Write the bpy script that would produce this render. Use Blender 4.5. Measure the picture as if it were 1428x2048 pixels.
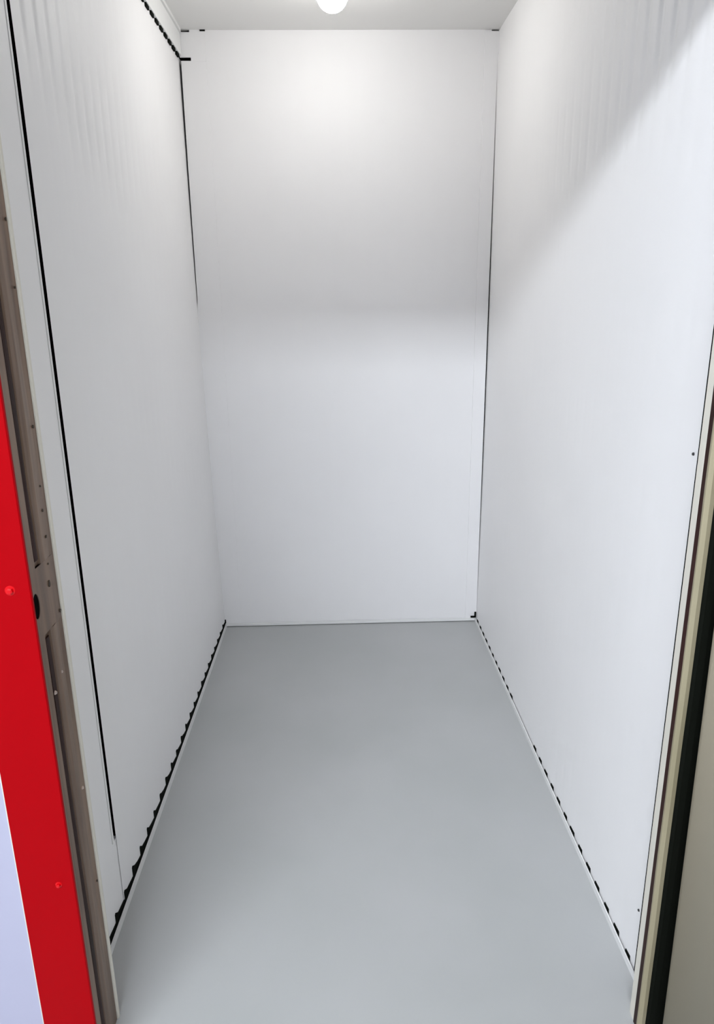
import bpy, bmesh, math, random
from mathutils import Vector, Matrix
random.seed(4)
for o in list(bpy.data.objects):
    bpy.data.objects.remove(o)
S = bpy.context.scene
C = S.collection

# ------------------------------------------------------------------ camera
FPX = 1455.9
pitch, yaw, roll = .2878, .0281, -.0117
cp, sp, cy, sy = math.cos(pitch), math.sin(pitch), math.cos(yaw), math.sin(yaw)
fwd = Vector((sy * cp, cy * cp, -sp))
r0 = Vector((cy, -sy, 0)); u0 = r0.cross(fwd)
cr, sr = math.cos(roll), math.sin(roll)
rt = cr * r0 + sr * u0; up = -sr * r0 + cr * u0
cd = bpy.data.cameras.new('camera'); cam = bpy.data.objects.new('camera', cd); C.objects.link(cam)
cam.matrix_world = Matrix(((rt.x, up.x, -fwd.x, 0), (rt.y, up.y, -fwd.y, 0), (rt.z, up.z, -fwd.z, 1.5), (0, 0, 0, 1)))
cd.sensor_fit = 'VERTICAL'; cd.sensor_height = 24.0; cd.lens = 24.0 * FPX / 2048
cd.clip_start = .01
S.camera = cam

# ------------------------------------------------------------------ world, lights, exposure
w = bpy.data.worlds.new('world'); S.world = w; w.use_nodes = True
w.node_tree.nodes['Background'].inputs[0].default_value = (.75, .85, 1, 1)
w.node_tree.nodes['Background'].inputs[1].default_value = .1
def area(name, loc, rot, sx, sz, power, col):
    l = bpy.data.lights.new(name, 'AREA'); l.shape = 'RECTANGLE'; l.size = sx; l.size_y = sz
    l.energy = power; l.color = col
    o = bpy.data.objects.new(name, l); C.objects.link(o); o.location = loc; o.rotation_euler = rot
    return o
# fluorescent batten on the ceiling of the corridor, behind and left of the camera
area('corridor_light', (-1.25, -1.70, 3.15), (math.radians(48), 0, 0), 2.6, .46, 204, (.875, .93, 1))
LAMP_STRENGTH = 61
S.view_settings.view_transform = 'Standard'; S.view_settings.look = 'None'
S.view_settings.gamma = 1; S.view_settings.exposure = 0.09
S.view_settings.use_curve_mapping = False

# ------------------------------------------------------------------ materials
def mat(name, col, rough=.5, metal=0, var=0, scale=3, stretch=(1, 1, 1), bump=0, bscale=60, spec=.5, col2=None, emis=0, coat=0):
    m = bpy.data.materials.new(name); m.use_nodes = True; n = m.node_tree; b = n.nodes['Principled BSDF']
    b.inputs['Base Color'].default_value = (*col, 1); b.inputs['Roughness'].default_value = rough
    b.inputs['Metallic'].default_value = metal; b.inputs['Specular IOR Level'].default_value = spec
    b.inputs['Coat Weight'].default_value = coat; b.inputs['Coat Roughness'].default_value = .2
    if emis:
        b.inputs['Emission Color'].default_value = (1, .99, .96, 1); b.inputs['Emission Strength'].default_value = emis
    tc = n.nodes.new('ShaderNodeTexCoord'); mp = n.nodes.new('ShaderNodeMapping'); mp.inputs['Scale'].default_value = stretch
    n.links.new(tc.outputs['Object'], mp.inputs['Vector'])
    no = n.nodes.new('ShaderNodeTexNoise'); no.inputs['Scale'].default_value = scale; no.inputs['Detail'].default_value = 3
    n.links.new(mp.outputs[0], no.inputs['Vector'])
    if var or col2:
        c2 = col2 or tuple(c * (1 - var) for c in col)
        r = n.nodes.new('ShaderNodeValToRGB'); r.color_ramp.elements[0].position = .35; r.color_ramp.elements[1].position = .65
        r.color_ramp.elements[0].color = (*c2, 1); r.color_ramp.elements[1].color = (*col, 1)
        n.links.new(no.outputs['Fac'], r.inputs[0]); n.links.new(r.outputs[0], b.inputs['Base Color'])
    if bump:
        n2 = n.nodes.new('ShaderNodeTexNoise'); n2.inputs['Scale'].default_value = bscale; n2.inputs['Detail'].default_value = 2
        n.links.new(mp.outputs[0], n2.inputs['Vector'])
        bp = n.nodes.new('ShaderNodeBump'); bp.inputs['Strength'].default_value = bump; bp.inputs['Distance'].default_value = .002
        n.links.new(n2.outputs['Fac'], bp.inputs['Height']); n.links.new(bp.outputs[0], b.inputs['Normal'])
    return m
M_WALL = mat('white_painted_steel', (.915, .905, .905), .5, var=.02, scale=2.2, spec=.3)
M_CEIL = mat('white_roof_panel', (.83, .82, .80), .6, var=.03, scale=2)
M_BACK = mat('white_back_panel', (.90, .89, .895), .5, spec=.25, var=.03, scale=1.6)
M_TRIM = mat('white_steel_trim', (.83, .83, .82), .45, spec=.3)
M_FLOOR = mat('grey_floor_paint', (.455, .462, .462), .42, col2=(.42, .432, .428), scale=1.9, bump=.04, bscale=9)
M_RED = mat('red_painted_steel', (.37, .0, .003), .5, spec=.06, var=.05, scale=3, stretch=(1, 1, .2))
M_RSCREW = mat('red_screw', (.62, .0, .004), .3, spec=.35)
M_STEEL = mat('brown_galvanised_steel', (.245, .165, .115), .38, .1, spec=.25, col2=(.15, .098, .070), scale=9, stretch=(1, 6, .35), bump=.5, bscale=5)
M_STRIPE = mat('dark_brown_stripe', (.035, .010, .008), .5, spec=.12, col2=(.022, .010, .007), scale=7, stretch=(1, 1, .4))  # colour of the reflected stripe on the left jamb, and the right groove
M_BLACK = mat('black_gap_shade', (.006, .007, .005), .8, spec=.05)  # near-black for shade in the rib gaps and beside the leaf
M_DARK = mat('cavity_shade', (.008, .008, .008), .9, spec=0)  # near-black colour puts the shade into the wall gaps and latch hole
M_TAN = mat('tan_steel', (.36, .32, .215), .5, .0, spec=.3, col2=(.30, .265, .17), scale=6, stretch=(1, 1, .4), bump=.3, bscale=6)
M_CREAM = mat('cream_steel_edge', (.74, .71, .62), .4)
M_LEAF = mat('beige_steel_door', (.46, .405, .30), .6, spec=.2, col2=(.42, .39, .30), scale=2.5, stretch=(1, 1, .3))
M_EXT = mat('white_exterior_panel', (.42, .42, .54), .4)
M_CORR = mat('corridor_wall', (.72, .72, .72), .6)
M_HOLE = mat('rusty_screw_hole', (.05, .035, .022), .7)
M_RIVET = mat('steel_rivet', (.6, .48, .42), .25, .8)
M_LENS = mat('lamp_lens', (.9, .9, .88), .4, emis=LAMP_STRENGTH)
M_PIN = mat('dark_screw', (.05, .05, .05), .4, .4)

# ------------------------------------------------------------------ helpers
def obj(name, bm, m, parent=None, smooth=False, label=None, cat=None, kind=None, group=None, bev=0):
    me = bpy.data.meshes.new(name); bmesh.ops.recalc_face_normals(bm, faces=bm.faces) if not smooth else None
    bm.to_mesh(me); bm.free(); me.materials.append(m)
    if smooth:
        for p in me.polygons: p.use_smooth = True
    o = bpy.data.objects.new(name, me); C.objects.link(o)
    if parent:
        o.parent = parent; o.matrix_parent_inverse = Matrix.Translation(-parent.location)
    if bev:
        b = o.modifiers.new('bevel', 'BEVEL'); b.width = bev; b.segments = 2; b.limit_method = 'ANGLE'
    tag(o, label, cat, kind, group)
    return o
def tag(o, label=None, cat=None, kind=None, group=None):
    if label: o['label'] = label
    if cat: o['category'] = cat
    if kind: o['kind'] = kind
    if group: o['group'] = group
def empty(name, loc, **k):
    o = bpy.data.objects.new(name, None); C.objects.link(o); o.location = loc; o.empty_display_size = .1; tag(o, **k); return o
def box(bm, x0, x1, y0, y1, z0, z1):
    v = [bm.verts.new((x, y, z)) for z in (z0, z1) for (x, y) in ((x0, y0), (x1, y0), (x1, y1), (x0, y1))]
    for f in ((0, 3, 2, 1), (4, 5, 6, 7), (0, 1, 5, 4), (1, 2, 6, 5), (2, 3, 7, 6), (3, 0, 4, 7)):
        bm.faces.new([v[i] for i in f])
    return v
def mbox(*a):
    bm = bmesh.new(); box(bm, *a); return bm
def hull8(p):
    """eight corners, bottom loop then top loop"""
    bm = bmesh.new(); v = [bm.verts.new(q) for q in p]
    for f in ((0, 3, 2, 1), (4, 5, 6, 7), (0, 1, 5, 4), (1, 2, 6, 5), (2, 3, 7, 6), (3, 0, 4, 7)):
        bm.faces.new([v[i] for i in f])
    return bm
def extrude_profile(pts, z0, z1, wob=0):
    """closed outline in x, y carried from z0 to z1; wob: hand-folded waviness"""
    bm = bmesh.new(); n = len(pts); rows = []
    k = 1 if not wob else 60
    for i in range(k + 1):
        z = z0 + (z1 - z0) * i / k
        dx = wob * (math.sin(z * 9.1) * .6 + math.sin(z * 23.7 + 1) * .4)
        rows.append([bm.verts.new((x + dx * (.3 + .7 * (j % 2)), y, z)) for j, (x, y) in enumerate(pts)])
    for i in range(k):
        for j in range(n):
            bm.faces.new((rows[i][j], rows[i][(j + 1) % n], rows[i + 1][(j + 1) % n], rows[i + 1][j]))
    bm.faces.new(rows[0][::-1]); bm.faces.new(rows[-1])
    return bm

# measurements of the unit (metres)
YB = 3.188            # back wall
ZR = 2.387            # top of the ribbed wall panels
ZC = 2.478            # ceiling
ZH = 2.08            # underside of the header over the opening
PITCH = .0675         # rib pitch
AMP = .00014
def lerp(a, b, t): return a + (b - a) * t
def xl(y, z):         # face of the left wall (it leans a little)
    t = (y - 1.39) / (YB - 1.39); s = max(0, min(1, z / ZR))
    s = 1 - (1 - s) ** 2
    return lerp(lerp(-.566, -.543, t), lerp(-.564, -.574, t), s)
def xr(y, z):
    t = (y - 1.30) / (YB - 1.30); s = max(0, min(1, z / ZR))
    mid = math.sin(math.pi * s) * .006 * t
    return lerp(.660, .656, t) + mid
def rib(u):
    c = .5 + .5 * math.cos(2 * math.pi * u / PITCH)
    return 2 * AMP * c ** 3
def ribbed(fx, side, y0, y1, z0, z1, thick=.03):
    bm = bmesh.new(); n = int((y1 - y0) / PITCH * 16); cols = []; NZ = 48
    for i in range(n + 1):
        y = y0 + (y1 - y0) * i / n; o = rib(y - 1.37)
        # ribs deepened above the doorway's shadow line to show stripes in the shade
        g = lambda z: 1 + 17 * max(0, min(1, (z - (1.93 - .36 * (y - 1.46))) / .12)) * max(0, min(1, (2.4 - y) / .8))
        cols.append([bm.verts.new((fx(y, z0 + (z1 - z0) * k / NZ) - side * o * g(z0 + (z1 - z0) * k / NZ), y, z0 + (z1 - z0) * k / NZ)) for k in range(NZ + 1)])
    for i in range(n):
        for k in range(NZ):
            q = (cols[i][k], cols[i + 1][k], cols[i + 1][k + 1], cols[i][k + 1])
            bm.faces.new(q if side > 0 else q[::-1])
    return bm

# ------------------------------------------------------------------ the setting
bm = mbox(-2.6, 2.6, -2.6, YB + .1, -.1, 0)
obj('floor', bm, M_FLOOR, kind='structure', label='smooth grey painted floor of the storage unit')
bm = mbox(-.72, .82, 1.2, YB + .1, ZC, ZC + .05)
ceil = obj('ceiling', bm, M_CEIL, kind='structure', label='pale grey-white ceiling panel over the unit')

wl = obj('wall_left', ribbed(xl, 1, 1.520, YB + .05, .0, ZR), M_WALL, kind='structure', smooth=True,
         label='left wall of white ribbed steel sheet')
obj('shade_backing', mbox(-.66, -.602, 1.226, YB + .12, 0, ZC), M_DARK, wl)
wr = obj('wall_right', ribbed(xr, -1, 1.285, YB + .012, .0, ZR + .004), M_WALL, kind='structure', smooth=True,
         label='right wall of white ribbed steel sheet, partly lit from the doorway')
obj('shade_backing', mbox(.69, .74, 1.22, YB + .12, 0, ZC), M_DARK, wr)

# front strip of the left wall with the open seam (gap narrows downwards, closed near the floor)
bm = hull8([(-.600, 1.225, .2), (xl(1.4, .2), 1.225, .2), (xl(1.5, .2), 1.5045, .2), (-.600, 1.5045, .2),
            (-.600, 1.225, ZR), (xl(1.4, ZR), 1.225, ZR), (xl(1.5, ZR), 1.5020, ZR), (-.600, 1.5020, ZR)])
st = obj('front_panel', bm, M_WALL, wl, label='smooth white strip of the left wall beside the dark seam')
obj('hemmed_edge', extrude_profile([(-.5675, 1.4925), (-.5635, 1.491), (-.5628, 1.4965), (-.5675, 1.4985)], .225, ZR), M_TRIM, st)
bm = mbox(-.600, -.5655, 1.225, 1.530, 0, .207)
obj('closing_plate', bm, M_WALL, wl)
bm = mbox(-.600, -.566, 1.507, 1.530, .200, .218)
obj('seam_end', bm, M_WALL, wl)

# back wall: shallow ribbed sheet between two flat corner flashings
bm = bmesh.new(); n = 400; cols = []
for i in range(n + 1):
    x = -.50 + 1.13 * i / n; o = .00022 * math.cos(2 * math.pi * x / PITCH)
    cols.append((bm.verts.new((x, YB + .004 + o, .006)), bm.verts.new((x, YB + .004 + o, ZC))))
for i in range(n):
    bm.faces.new((cols[i][0], cols[i + 1][0], cols[i + 1][1], cols[i][1]))
wb = obj('wall_back', bm, M_BACK, kind='structure', smooth=True, label='white steel back wall of the unit')
obj('shade_backing', mbox(-.66, .74, YB + .06, YB + .12, 0, ZC), M_DARK, wb)
# left corner flashing: slim dark gap on its left that closes halfway down, notch at the top
def corner_flashing():
    bm = bmesh.new()
    # outline rows: (z, left x)
    rows = [(.010, -.560), (1.15, -.585), (1.5, -.5665), (2.0, -.5665), (2.3, -.5655), (2.374, -.565)]
    L = []; R = []; LB = []; RB = []
    for z, x in rows:
        L.append(bm.verts.new((x, YB - .001, z))); R.append(bm.verts.new((-.469, YB + .001, z)))
        LB.append(bm.verts.new((x, YB + .006, z))); RB.append(bm.verts.new((-.469, YB + .006, z)))
    for i in range(len(rows) - 1):
        bm.faces.new((L[i], R[i], R[i + 1], L[i + 1])); bm.faces.new((R[i], RB[i], RB[i + 1], R[i + 1]))
        bm.faces.new((LB[i], L[i], L[i + 1], LB[i + 1])); bm.faces.new((RB[i], LB[i], LB[i + 1], RB[i + 1]))
    bm.faces.new((L[0], LB[0], RB[0], R[0])); bm.faces.new((L[-1], R[-1], RB[-1], LB[-1]))
    # above the notch
    box(bm, -.527, -.469, YB - .001, YB + .006, 2.372, ZC)
    box(bm, -.569, -.527, YB - .001, YB + .006, 2.386, 2.470)
    return bm
obj('trim_1', corner_flashing(), M_BACK, kind='structure', label='flat white corner flashing at the left of the back wall')
bm = mbox(.604, .6560, YB - .001, YB + .006, .010, 2.388); box(bm, .604, .6616, YB - .001, YB + .006, 2.388, ZC - .006)
obj('trim_2', bm, M_BACK, kind='structure',
    label='flat white corner flashing at the right of the back wall')

# top rails
def top_rail(y0, y1):
    bm = bmesh.new()
    box(bm, -.60, -.562, y0, y1, 2.389, 2.466)
    return bm
t3 = obj('trim_3', top_rail(1.23, YB - .004), M_TRIM, kind='structure', bev=.002, label='white rail along the top of the left wall')
t4 = obj('trim_4', mbox(.6595, .70, 1.23, YB + .012, 2.393, ZC), M_WALL, kind='structure', label='white rail along the top of the right wall')
# shadow-gap filler between rail and ceiling
obj('rail_lip', mbox(-.60, -.556, 1.23, YB - .014, 2.466, ZC), M_TRIM, t3)

# base rails
def base_rail(side):
    bm = bmesh.new(); f = xl if side < 0 else xr; h = .021 if side < 0 else .017
    y0 = 1.24 if side < 0 else 1.22
    N = 14; rows = []
    for i in range(N + 1):
        y = lerp(y0, YB - .004, i / N); x = f(y, 0)
        inn = x - side * .0075; out = x - side * .0045
        rows.append([bm.verts.new(p) for p in ((inn, y, 0), (inn, y, h), (out, y, h), (out, y, 0))])
    for i in range(N):
        for j in range(4):
            bm.faces.new((rows[i][j], rows[i][(j + 1) % 4], rows[i + 1][(j + 1) % 4], rows[i + 1][j]))
    bm.faces.new(rows[0]); bm.faces.new(rows[-1][::-1])
    return bm
bl = obj('baseboard_left', base_rail(-1), M_TRIM, kind='structure', label='thin white base rail along the left wall')
br = obj('baseboard_right', base_rail(1), M_TRIM, kind='structure', label='thin white base rail along the right wall')
bb = obj('baseboard_back', mbox(-.545, .648, YB - .006, YB - .001, .004, .016), M_TRIM, kind='structure', label='thin white base strip under the back wall')

# black pieces standing in for shade in the rib gaps along the rails
def tooth(f, side, yc, z0, h, ln, proud, lean):
    """ragged wedge: upright edge towards the door, tapering away towards the back wall"""
    y0, y1 = yc - ln / 2, yc + ln / 2
    def p(y, z, d): return (f(y, z) + side * d, y, z)
    o = lambda y: -.0004 + proud
    b_ = .026
    prof = [(y0, 0), (y1, 0), (y1, b_ + h * .05), (y0 + ln * .62, b_ + h * .25), (y0 + ln * .30, b_ + h * (.5 + lean)), (y0 + ln * .06, b_ + h), (y0, b_ + h * .9)]
    bm = bmesh.new()
    A = [bm.verts.new(p(y, z0 + z, proud)) for y, z in prof]; B = [bm.verts.new(p(y, z0 + z, -.004)) for y, z in prof]
    n = len(prof); bm.faces.new(A); bm.faces.new(B[::-1])
    for j in range(n): bm.faces.new((A[j], B[j], B[(j + 1) % n], A[(j + 1) % n]))
    return bm
k = 0
y = 1.395
while y < YB - .03:
    t = (y - 1.39) / 1.8
    h = lerp(.028, .016, t) * random.uniform(.85, 1.15)
    obj('dark_gap', tooth(xl, 1, y + .018, .0, h, PITCH * 1.12, .0016, random.uniform(-.1, .1)), M_BLACK, bl)
    y += PITCH * 1.12
yy = 1.308
while yy < YB - .03:
    if not 2.15 < yy < 2.45:
        ln = PITCH * random.uniform(.40, .58)
        bm = hull8([(xr(yy, 0) - .0019, yy, .006), (xr(yy, 0) + .004, yy, .006), (xr(yy, 0) + .004, yy + ln, .006), (xr(yy, 0) - .0019, yy + ln, .006),
                    (xr(yy, 0) - .0019, yy + .002, .0225), (xr(yy, 0) + .004, yy + .002, .0225), (xr(yy, 0) + .004, yy + ln * .9, .020), (xr(yy, 0) - .0019, yy + ln * .9, .020)])
        obj('dark_gap', bm, M_BLACK, br)
    yy += PITCH
bm = mbox(.628, .6525, YB - .0065, YB + .002, .019, .0265)
box(bm, .646, .6535, YB - .0065, YB + .002, .019, .047)
obj('dark_gap', bm, M_BLACK, bb)  # dark blob at the foot of the right corner
obj('dark_gap', mbox(-.5475, -.5385, YB - .0065, YB + .002, .017, .036), M_BLACK, bb)
obj('dark_gap', mbox(-.487, -.467, YB - .0035, YB - .0005, ZC - .005, ZC), M_BLACK, t3)  # small dark nick at the ceiling
yy = 1.30
while yy < YB - .02:
    ln = PITCH * .55
    bm = hull8([(-.5655, yy, ZR - .009), (-.580, yy, ZR - .009), (-.580, yy + ln, ZR - .009), (-.5655, yy + ln, ZR - .009),
                (-.5655, yy, ZR + .002), (-.580, yy, ZR + .002), (-.580, yy + ln, ZR + .002), (-.5655, yy + ln, ZR + .002)])
    obj('dark_gap', bm, M_BLACK, t3)
    yy += PITCH

# front wall: header over the opening, outside panels either side
hd = obj('wall_front', mbox(-2.6, 2.6, 1.115, 1.225, ZH, 3.40), M_EXT, kind='structure', label='white wall above the doorway outside')
obj('wall_front_left', mbox(-2.6, -.5955, 1.112, 1.225, 0, ZH), M_EXT, kind='structure', label='pale lilac-white outside panel left of the red corner trim')
obj('wall_front_right', mbox(.74, 2.6, 1.112, 1.225, 0, ZH), M_EXT, kind='structure', label='outside wall panel right of the doorway')
# corridor the photograph is taken from
obj('wall_corridor', mbox(-2.6, 2.6, -2.7, -2.6, 0, 3.40), M_CORR, kind='structure', label='far wall of the corridor behind the camera')
obj('wall_corridor_end', mbox(-2.7, -2.6, -2.7, 1.225, 0, 3.40), M_CORR, kind='structure', label='left end wall of the corridor')
obj('wall_corridor_end', mbox(2.6, 2.7, -2.7, 1.225, 0, 3.40), M_CORR, kind='structure', label='right end wall of the corridor')
obj('ceiling_corridor', mbox(-2.6, 2.6, -2.7, 1.115, 3.25, 3.40), M_CORR, kind='structure', label='corridor ceiling in front of the unit')

# ------------------------------------------------------------------ left door jamb (steel channel)
XJ, YF, YK = -.500, 1.111, 1.221
def cyl(bm, c, axis, r0_, r1_, h, n=20):
    a = Vector(axis).normalized(); t = a.orthogonal().normalized(); s = a.cross(t)
    A = []; B = []
    for i in range(n):
        th = 2 * math.pi * i / n; d = math.cos(th) * t + math.sin(th) * s
        A.append(bm.verts.new(Vector(c) + d * r0_)); B.append(bm.verts.new(Vector(c) + a * h + d * r1_))
    for i in range(n): bm.faces.new((A[i], A[(i + 1) % n], B[(i + 1) % n], B[i]))
    bm.faces.new(A[::-1]); bm.faces.new(B)
def jamb_mesh():
    bm = bmesh.new()
    prof = [(-.585, YF + .001), (-.502, YF + .001), (XJ, YF + .003), (XJ, 1.1405), (XJ - .0045, 1.1435), (XJ - .0045, 1.162),
            (XJ - .0005, 1.1655), (XJ + .0012, 1.180), (XJ - .0008, 1.205), (XJ, YK - .001), (XJ - .002, YK), (-.560, YK)]
    hz0, hz1 = .955, 1.075
    def seg(z0, z1, skip=None):
        k = max(1, int((z1 - z0) / .03)); rows = []
        for i in range(k + 1):
            z = lerp(z0, z1, i / k)
            edge = 0 if (z in (z0, z1) and (abs(z - hz0) < 1e-6 or abs(z - hz1) < 1e-6)) else 1
            rows.append([bm.verts.new((x + edge * (.0007 * math.sin(z * 11 + j * 1.7) if 3 < j < 9 else 0), y_, z)) for j, (x, y_) in enumerate(prof)])
        for i in range(k):
            for j in range(len(prof) - 1):
                if skip is not None and j in skip: continue
                bm.faces.new((rows[i][j], rows[i][j + 1], rows[i + 1][j + 1], rows[i + 1][j]))
    seg(0, hz0); seg(hz1, ZH)
    # flat pad around the strike hole: ring of quads from the ellipse to the rectangle
    cy_, cz_, ry, rz = 1.1264, 1.014, .0122, .0225
    y0, y1 = YF + .003, YK - .001
    N = 40; E_ = []; Q = []
    for i in range(N):
        th = 2 * math.pi * i / N; dy, dz = math.cos(th), math.sin(th)
        E_.append((cy_ + ry * dy, cz_ + rz * dz))
        ts = []
        if dy > 1e-9: ts.append((y1 - cy_) / dy)
        if dy < -1e-9: ts.append((y0 - cy_) / dy)
        if dz > 1e-9: ts.append((hz1 - cz_) / dz)
        if dz < -1e-9: ts.append((hz0 - cz_) / dz)
        t = min(ts); Q.append((cy_ + t * dy, cz_ + t * dz))
    ev = [bm.verts.new((XJ, a, b)) for a, b in E_]; qv = [bm.verts.new((XJ, a, b)) for a, b in Q]
    iv = [bm.verts.new((XJ - .0012, a, b)) for a, b in E_]
    for i in range(N):
        j = (i + 1) % N
        bm.faces.new((ev[i], ev[j], qv[j], qv[i])); bm.faces.new((ev[i], iv[i], iv[j], ev[j]))
    for c in ((y0, hz0), (y0, hz1), (y1, hz0), (y1, hz1)):
        # corner triangle fill
        cs = sorted(range(N), key=lambda i: (Q[i][0] - c[0]) ** 2 + (Q[i][1] - c[1]) ** 2)
        on_z = [i for i in cs if abs(Q[i][1] - c[1]) < 1e-9][0:1]; on_y = [i for i in cs if abs(Q[i][0] - c[0]) < 1e-9][0:1]
        if on_z and on_y and on_z[0] != on_y[0]:
            bm.faces.new((qv[on_z[0]], qv[on_y[0]], bm.verts.new((XJ, *c))))
    a = [bm.verts.new(p) for p in ((-.585, YF + .001, hz0), (-.502, YF + .001, hz0), (XJ, YF + .003, hz0), (-.585, YF + .001, hz1), (-.502, YF + .001, hz1), (XJ, YF + .003, hz1))]
    bm.faces.new((a[0], a[1], a[4], a[3])); bm.faces.new((a[1], a[2], a[5], a[4]))
    b = [bm.verts.new(p) for p in ((XJ, YK - .001, hz0), (XJ - .002, YK, hz0), (-.56, YK, hz0), (XJ, YK - .001, hz1), (XJ - .002, YK, hz1), (-.56, YK, hz1))]
    bm.faces.new((b[0], b[1], b[4], b[3])); bm.faces.new((b[1], b[2], b[5], b[4]))
    bmesh.ops.remove_doubles(bm, verts=bm.verts, dist=1e-6)
    return bm
jl = empty('door_jamb', (-.53, 1.166, 0), cat='door jamb', kind='thing',
           label='brown galvanised steel door jamb with an oval latch hole, beside the red trim')
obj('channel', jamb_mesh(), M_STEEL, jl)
obj('hole_shade', mbox(-.530, XJ - .0013, 1.1135, 1.1395, .990, 1.038), M_DARK, jl, label='black block as the shade inside the oval latch hole')  # black front just behind the hole paints its inner shade
for z0, z1 in ((0, .945), (1.085, ZH)):  # dark strips paint in the stripe reflected on the jamb
    obj('dark_strip', extrude_profile([(XJ - .0045, 1.1437), (XJ - .0015, 1.146), (XJ - .0010, 1.154), (XJ - .0018, 1.1605), (XJ - .0045, 1.1635)], z0, z1, .0008),
        M_STRIPE, jl, label='dark brown strip drawing a reflected stripe on the jamb')
obj('cream_edge', extrude_profile([(XJ - .004, YK), (XJ + .0022, YK + .0005), (XJ + .0034, YK + .003), (XJ + .0034, YK + .009), (XJ - .006, YK + .010)], 0, ZH), M_CREAM, jl, label='thin cream edge of the jamb')
for (y_, z_) in ((1.1865, .861), (1.2074, .601), (1.150, .84)):
    bm = bmesh.new(); cyl(bm, (XJ - .001, y_, z_), (1, 0, 0), .0042, .0024, .0032, 14)
    obj('rivet', bm, M_RIVET, jl, label='bright steel rivet')
for (y_, z_, r_) in ((1.186, 1.031, .0055), (1.199, 1.112, .0032), (1.2, 1.158, .0026), (1.204, 1.20, .002), (1.2085, 1.30, .0026), (1.2155, .968, .0036), (1.192, 1.065, .002), (1.2145, .375, .0026), (1.214, 1.62, .0024), (1.213, 1.52, .002)):
    bm = bmesh.new(); n = 9
    ring = [bm.verts.new((XJ + .0016, y_ + r_ * .75 * random.uniform(.6, 1.2) * math.cos(2 * math.pi * i / n), z_ + r_ * random.uniform(.6, 1.2) * math.sin(2 * math.pi * i / n))) for i in range(n)]
    ring2 = [bm.verts.new((XJ - .003, v.co.y, v.co.z)) for v in ring]
    bm.faces.new(ring); bm.faces.new(ring2[::-1])
    for i in range(n): bm.faces.new((ring[i], ring2[i], ring2[(i + 1) % n], ring[(i + 1) % n]))
    obj('screw_hole', bm, M_HOLE, jl)

# ------------------------------------------------------------------ red corner trim with two screws
YT = 1.105
rd = empty('corner_trim', (-.55, YT, 0), cat='corner trim', kind='thing', label='bright red steel corner trim outside the unit, left of the jamb')
obj('face', extrude_profile([(-.5960, YT), (-.4985, YT), (-.4968, YT + .0016), (-.4968, YT + .0065), (-.5000, YT + .0065), (-.5000, YT + .004), (-.5960, YT + .004)], 0, 2.3), M_RED, rd)
obj('light_edge', mbox(-.5972, -.5956, YT - .0004, YT + .006, 0, 2.3), M_CREAM, rd, label='thin white edge line')
def screw(x, z, r):
    bm = bmesh.new()
    cyl(bm, (x, YT + .0005, z), (0, -1, 0), r * 1.25, r * 1.1, .0014, 24)          # washer
    cyl(bm, (x, YT - .0009, z), (0, -1, 0), r * .78, r * .74, .0036, 6)             # hexagon head
    cyl(bm, (x, YT - .0045, z), (0, -1, 0), r * .74, r * .4, .0008, 6)
    return bm
obj('screw', screw(-.5290, 1.052, .0072), M_RSCREW, rd)
obj('screw', screw(-.5250, .470, .0052), M_RSCREW, rd)

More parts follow.
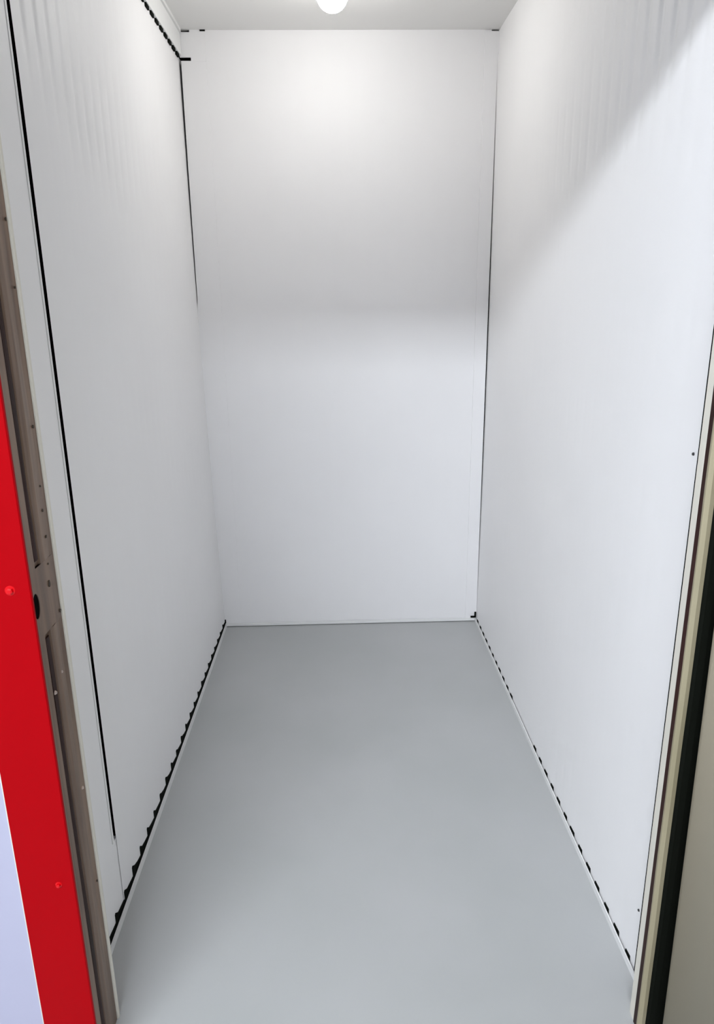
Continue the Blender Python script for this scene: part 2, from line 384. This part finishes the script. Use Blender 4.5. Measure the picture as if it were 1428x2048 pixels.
# ------------------------------------------------------------------ right door jamb
jr = empty('door_jamb', (.63, 1.17, 0), cat='door jamb', kind='thing', label='tan steel door jamb on the right, with a black shaded gap beside it')
obj('cream_lip', extrude_profile([(.6152, 1.194), (.6148, 1.1735), (.6180, 1.171), (.6280, 1.172), (.640, 1.190), (.69, 1.2), (.69, 1.222), (.6320, 1.222)], 0, ZH, .0006),
    M_CREAM, jr, label='cream folded lip of the jamb')
obj('groove', mbox(.6136, .650, 1.155, 1.1705, 0, ZH), M_STRIPE, jr, label='dark groove between lip and tan face')
obj('channel', extrude_profile([(.6125, 1.1505), (.6205, 1.1475), (.6292, 1.1500), (.6300, 1.1530), (.6300, 1.158), (.6140, 1.158), (.6128, 1.155)], 0, ZH, .0007),
    M_TAN, jr, label='tan folded steel face')
obj('dark_strip', extrude_profile([(.6298, 1.153), (.637, 1.149), (.650, 1.150), (.664, 1.153), (.70, 1.158), (.70, 1.19), (.6298, 1.19)], 0, ZH), M_BLACK, jr, label='black strip as the shade of the gap beside the door')  # black strip stands in for shade between jamb and leaf
for (y_, z_) in ((1.300, 1.214), (1.295, .17)):
    bm = bmesh.new(); x_ = xr(y_, z_) + .0012
    cyl(bm, (x_, y_, z_), (-1, 0, 0), .0034, .0026, .0035, 12)
    obj('screw', bm, M_PIN, wr, label='small dark screw at the edge of the panel')

# ------------------------------------------------------------------ open door leaf on the right
def leaf():
    # rounded far edge, then the face running towards the camera
    a = [(.720, 1.140)]
    c = (.683, 1.100); r = .040
    for i in range(9):
        th = math.radians(75 + i * 13); a.append((c[0] + r * math.cos(th), c[1] + r * math.sin(th)))
    a += [(.648, 1.00), (.660, .86), (.684, .62), (.704, .30), (.722, .08), (.762, .08), (.745, .30), (.72, .8)]
    return a
def leaf_mesh():
    bm = extrude_profile(leaf(), .012, ZH - .01)
    for v in bm.verts:                       # the leaf hangs a little out of plumb
        v.co.x -= .010 * v.co.z
        v.co.x += .002
    bmesh.ops.recalc_face_normals(bm, faces=bm.faces)
    for f in bm.faces: f.smooth = len(f.verts) == 4
    return bm
dl = obj('door_1', leaf_mesh(), M_LEAF, kind='structure', smooth=False,
         label='beige steel door leaf standing open at the right edge')

# ------------------------------------------------------------------ ceiling lamp of the unit
LX, LY, LZ, LR = .015, 2.60, 2.392, .049
lp = empty('ceiling_lamp', (LX, LY, ZC), cat='lamp', label='round white bulb glowing under the ceiling of the unit')
bm = bmesh.new(); bmesh.ops.create_uvsphere(bm, u_segments=32, v_segments=20, radius=LR, matrix=Matrix.Translation((LX, LY, LZ)))
obj('bulb', bm, M_LENS, lp, smooth=True, label='glowing white bulb')
bm = bmesh.new(); cyl(bm, (LX, LY, LZ + LR * .8), (0, 0, 1), .024, .026, ZC - .012 - LZ - LR * .8, 24)
obj('holder', bm, M_TRIM, lp)
bm = bmesh.new(); cyl(bm, (LX, LY, ZC - .014), (0, 0, 1), .044, .050, .014, 32)
obj('base_ring', bm, M_TRIM, lp)
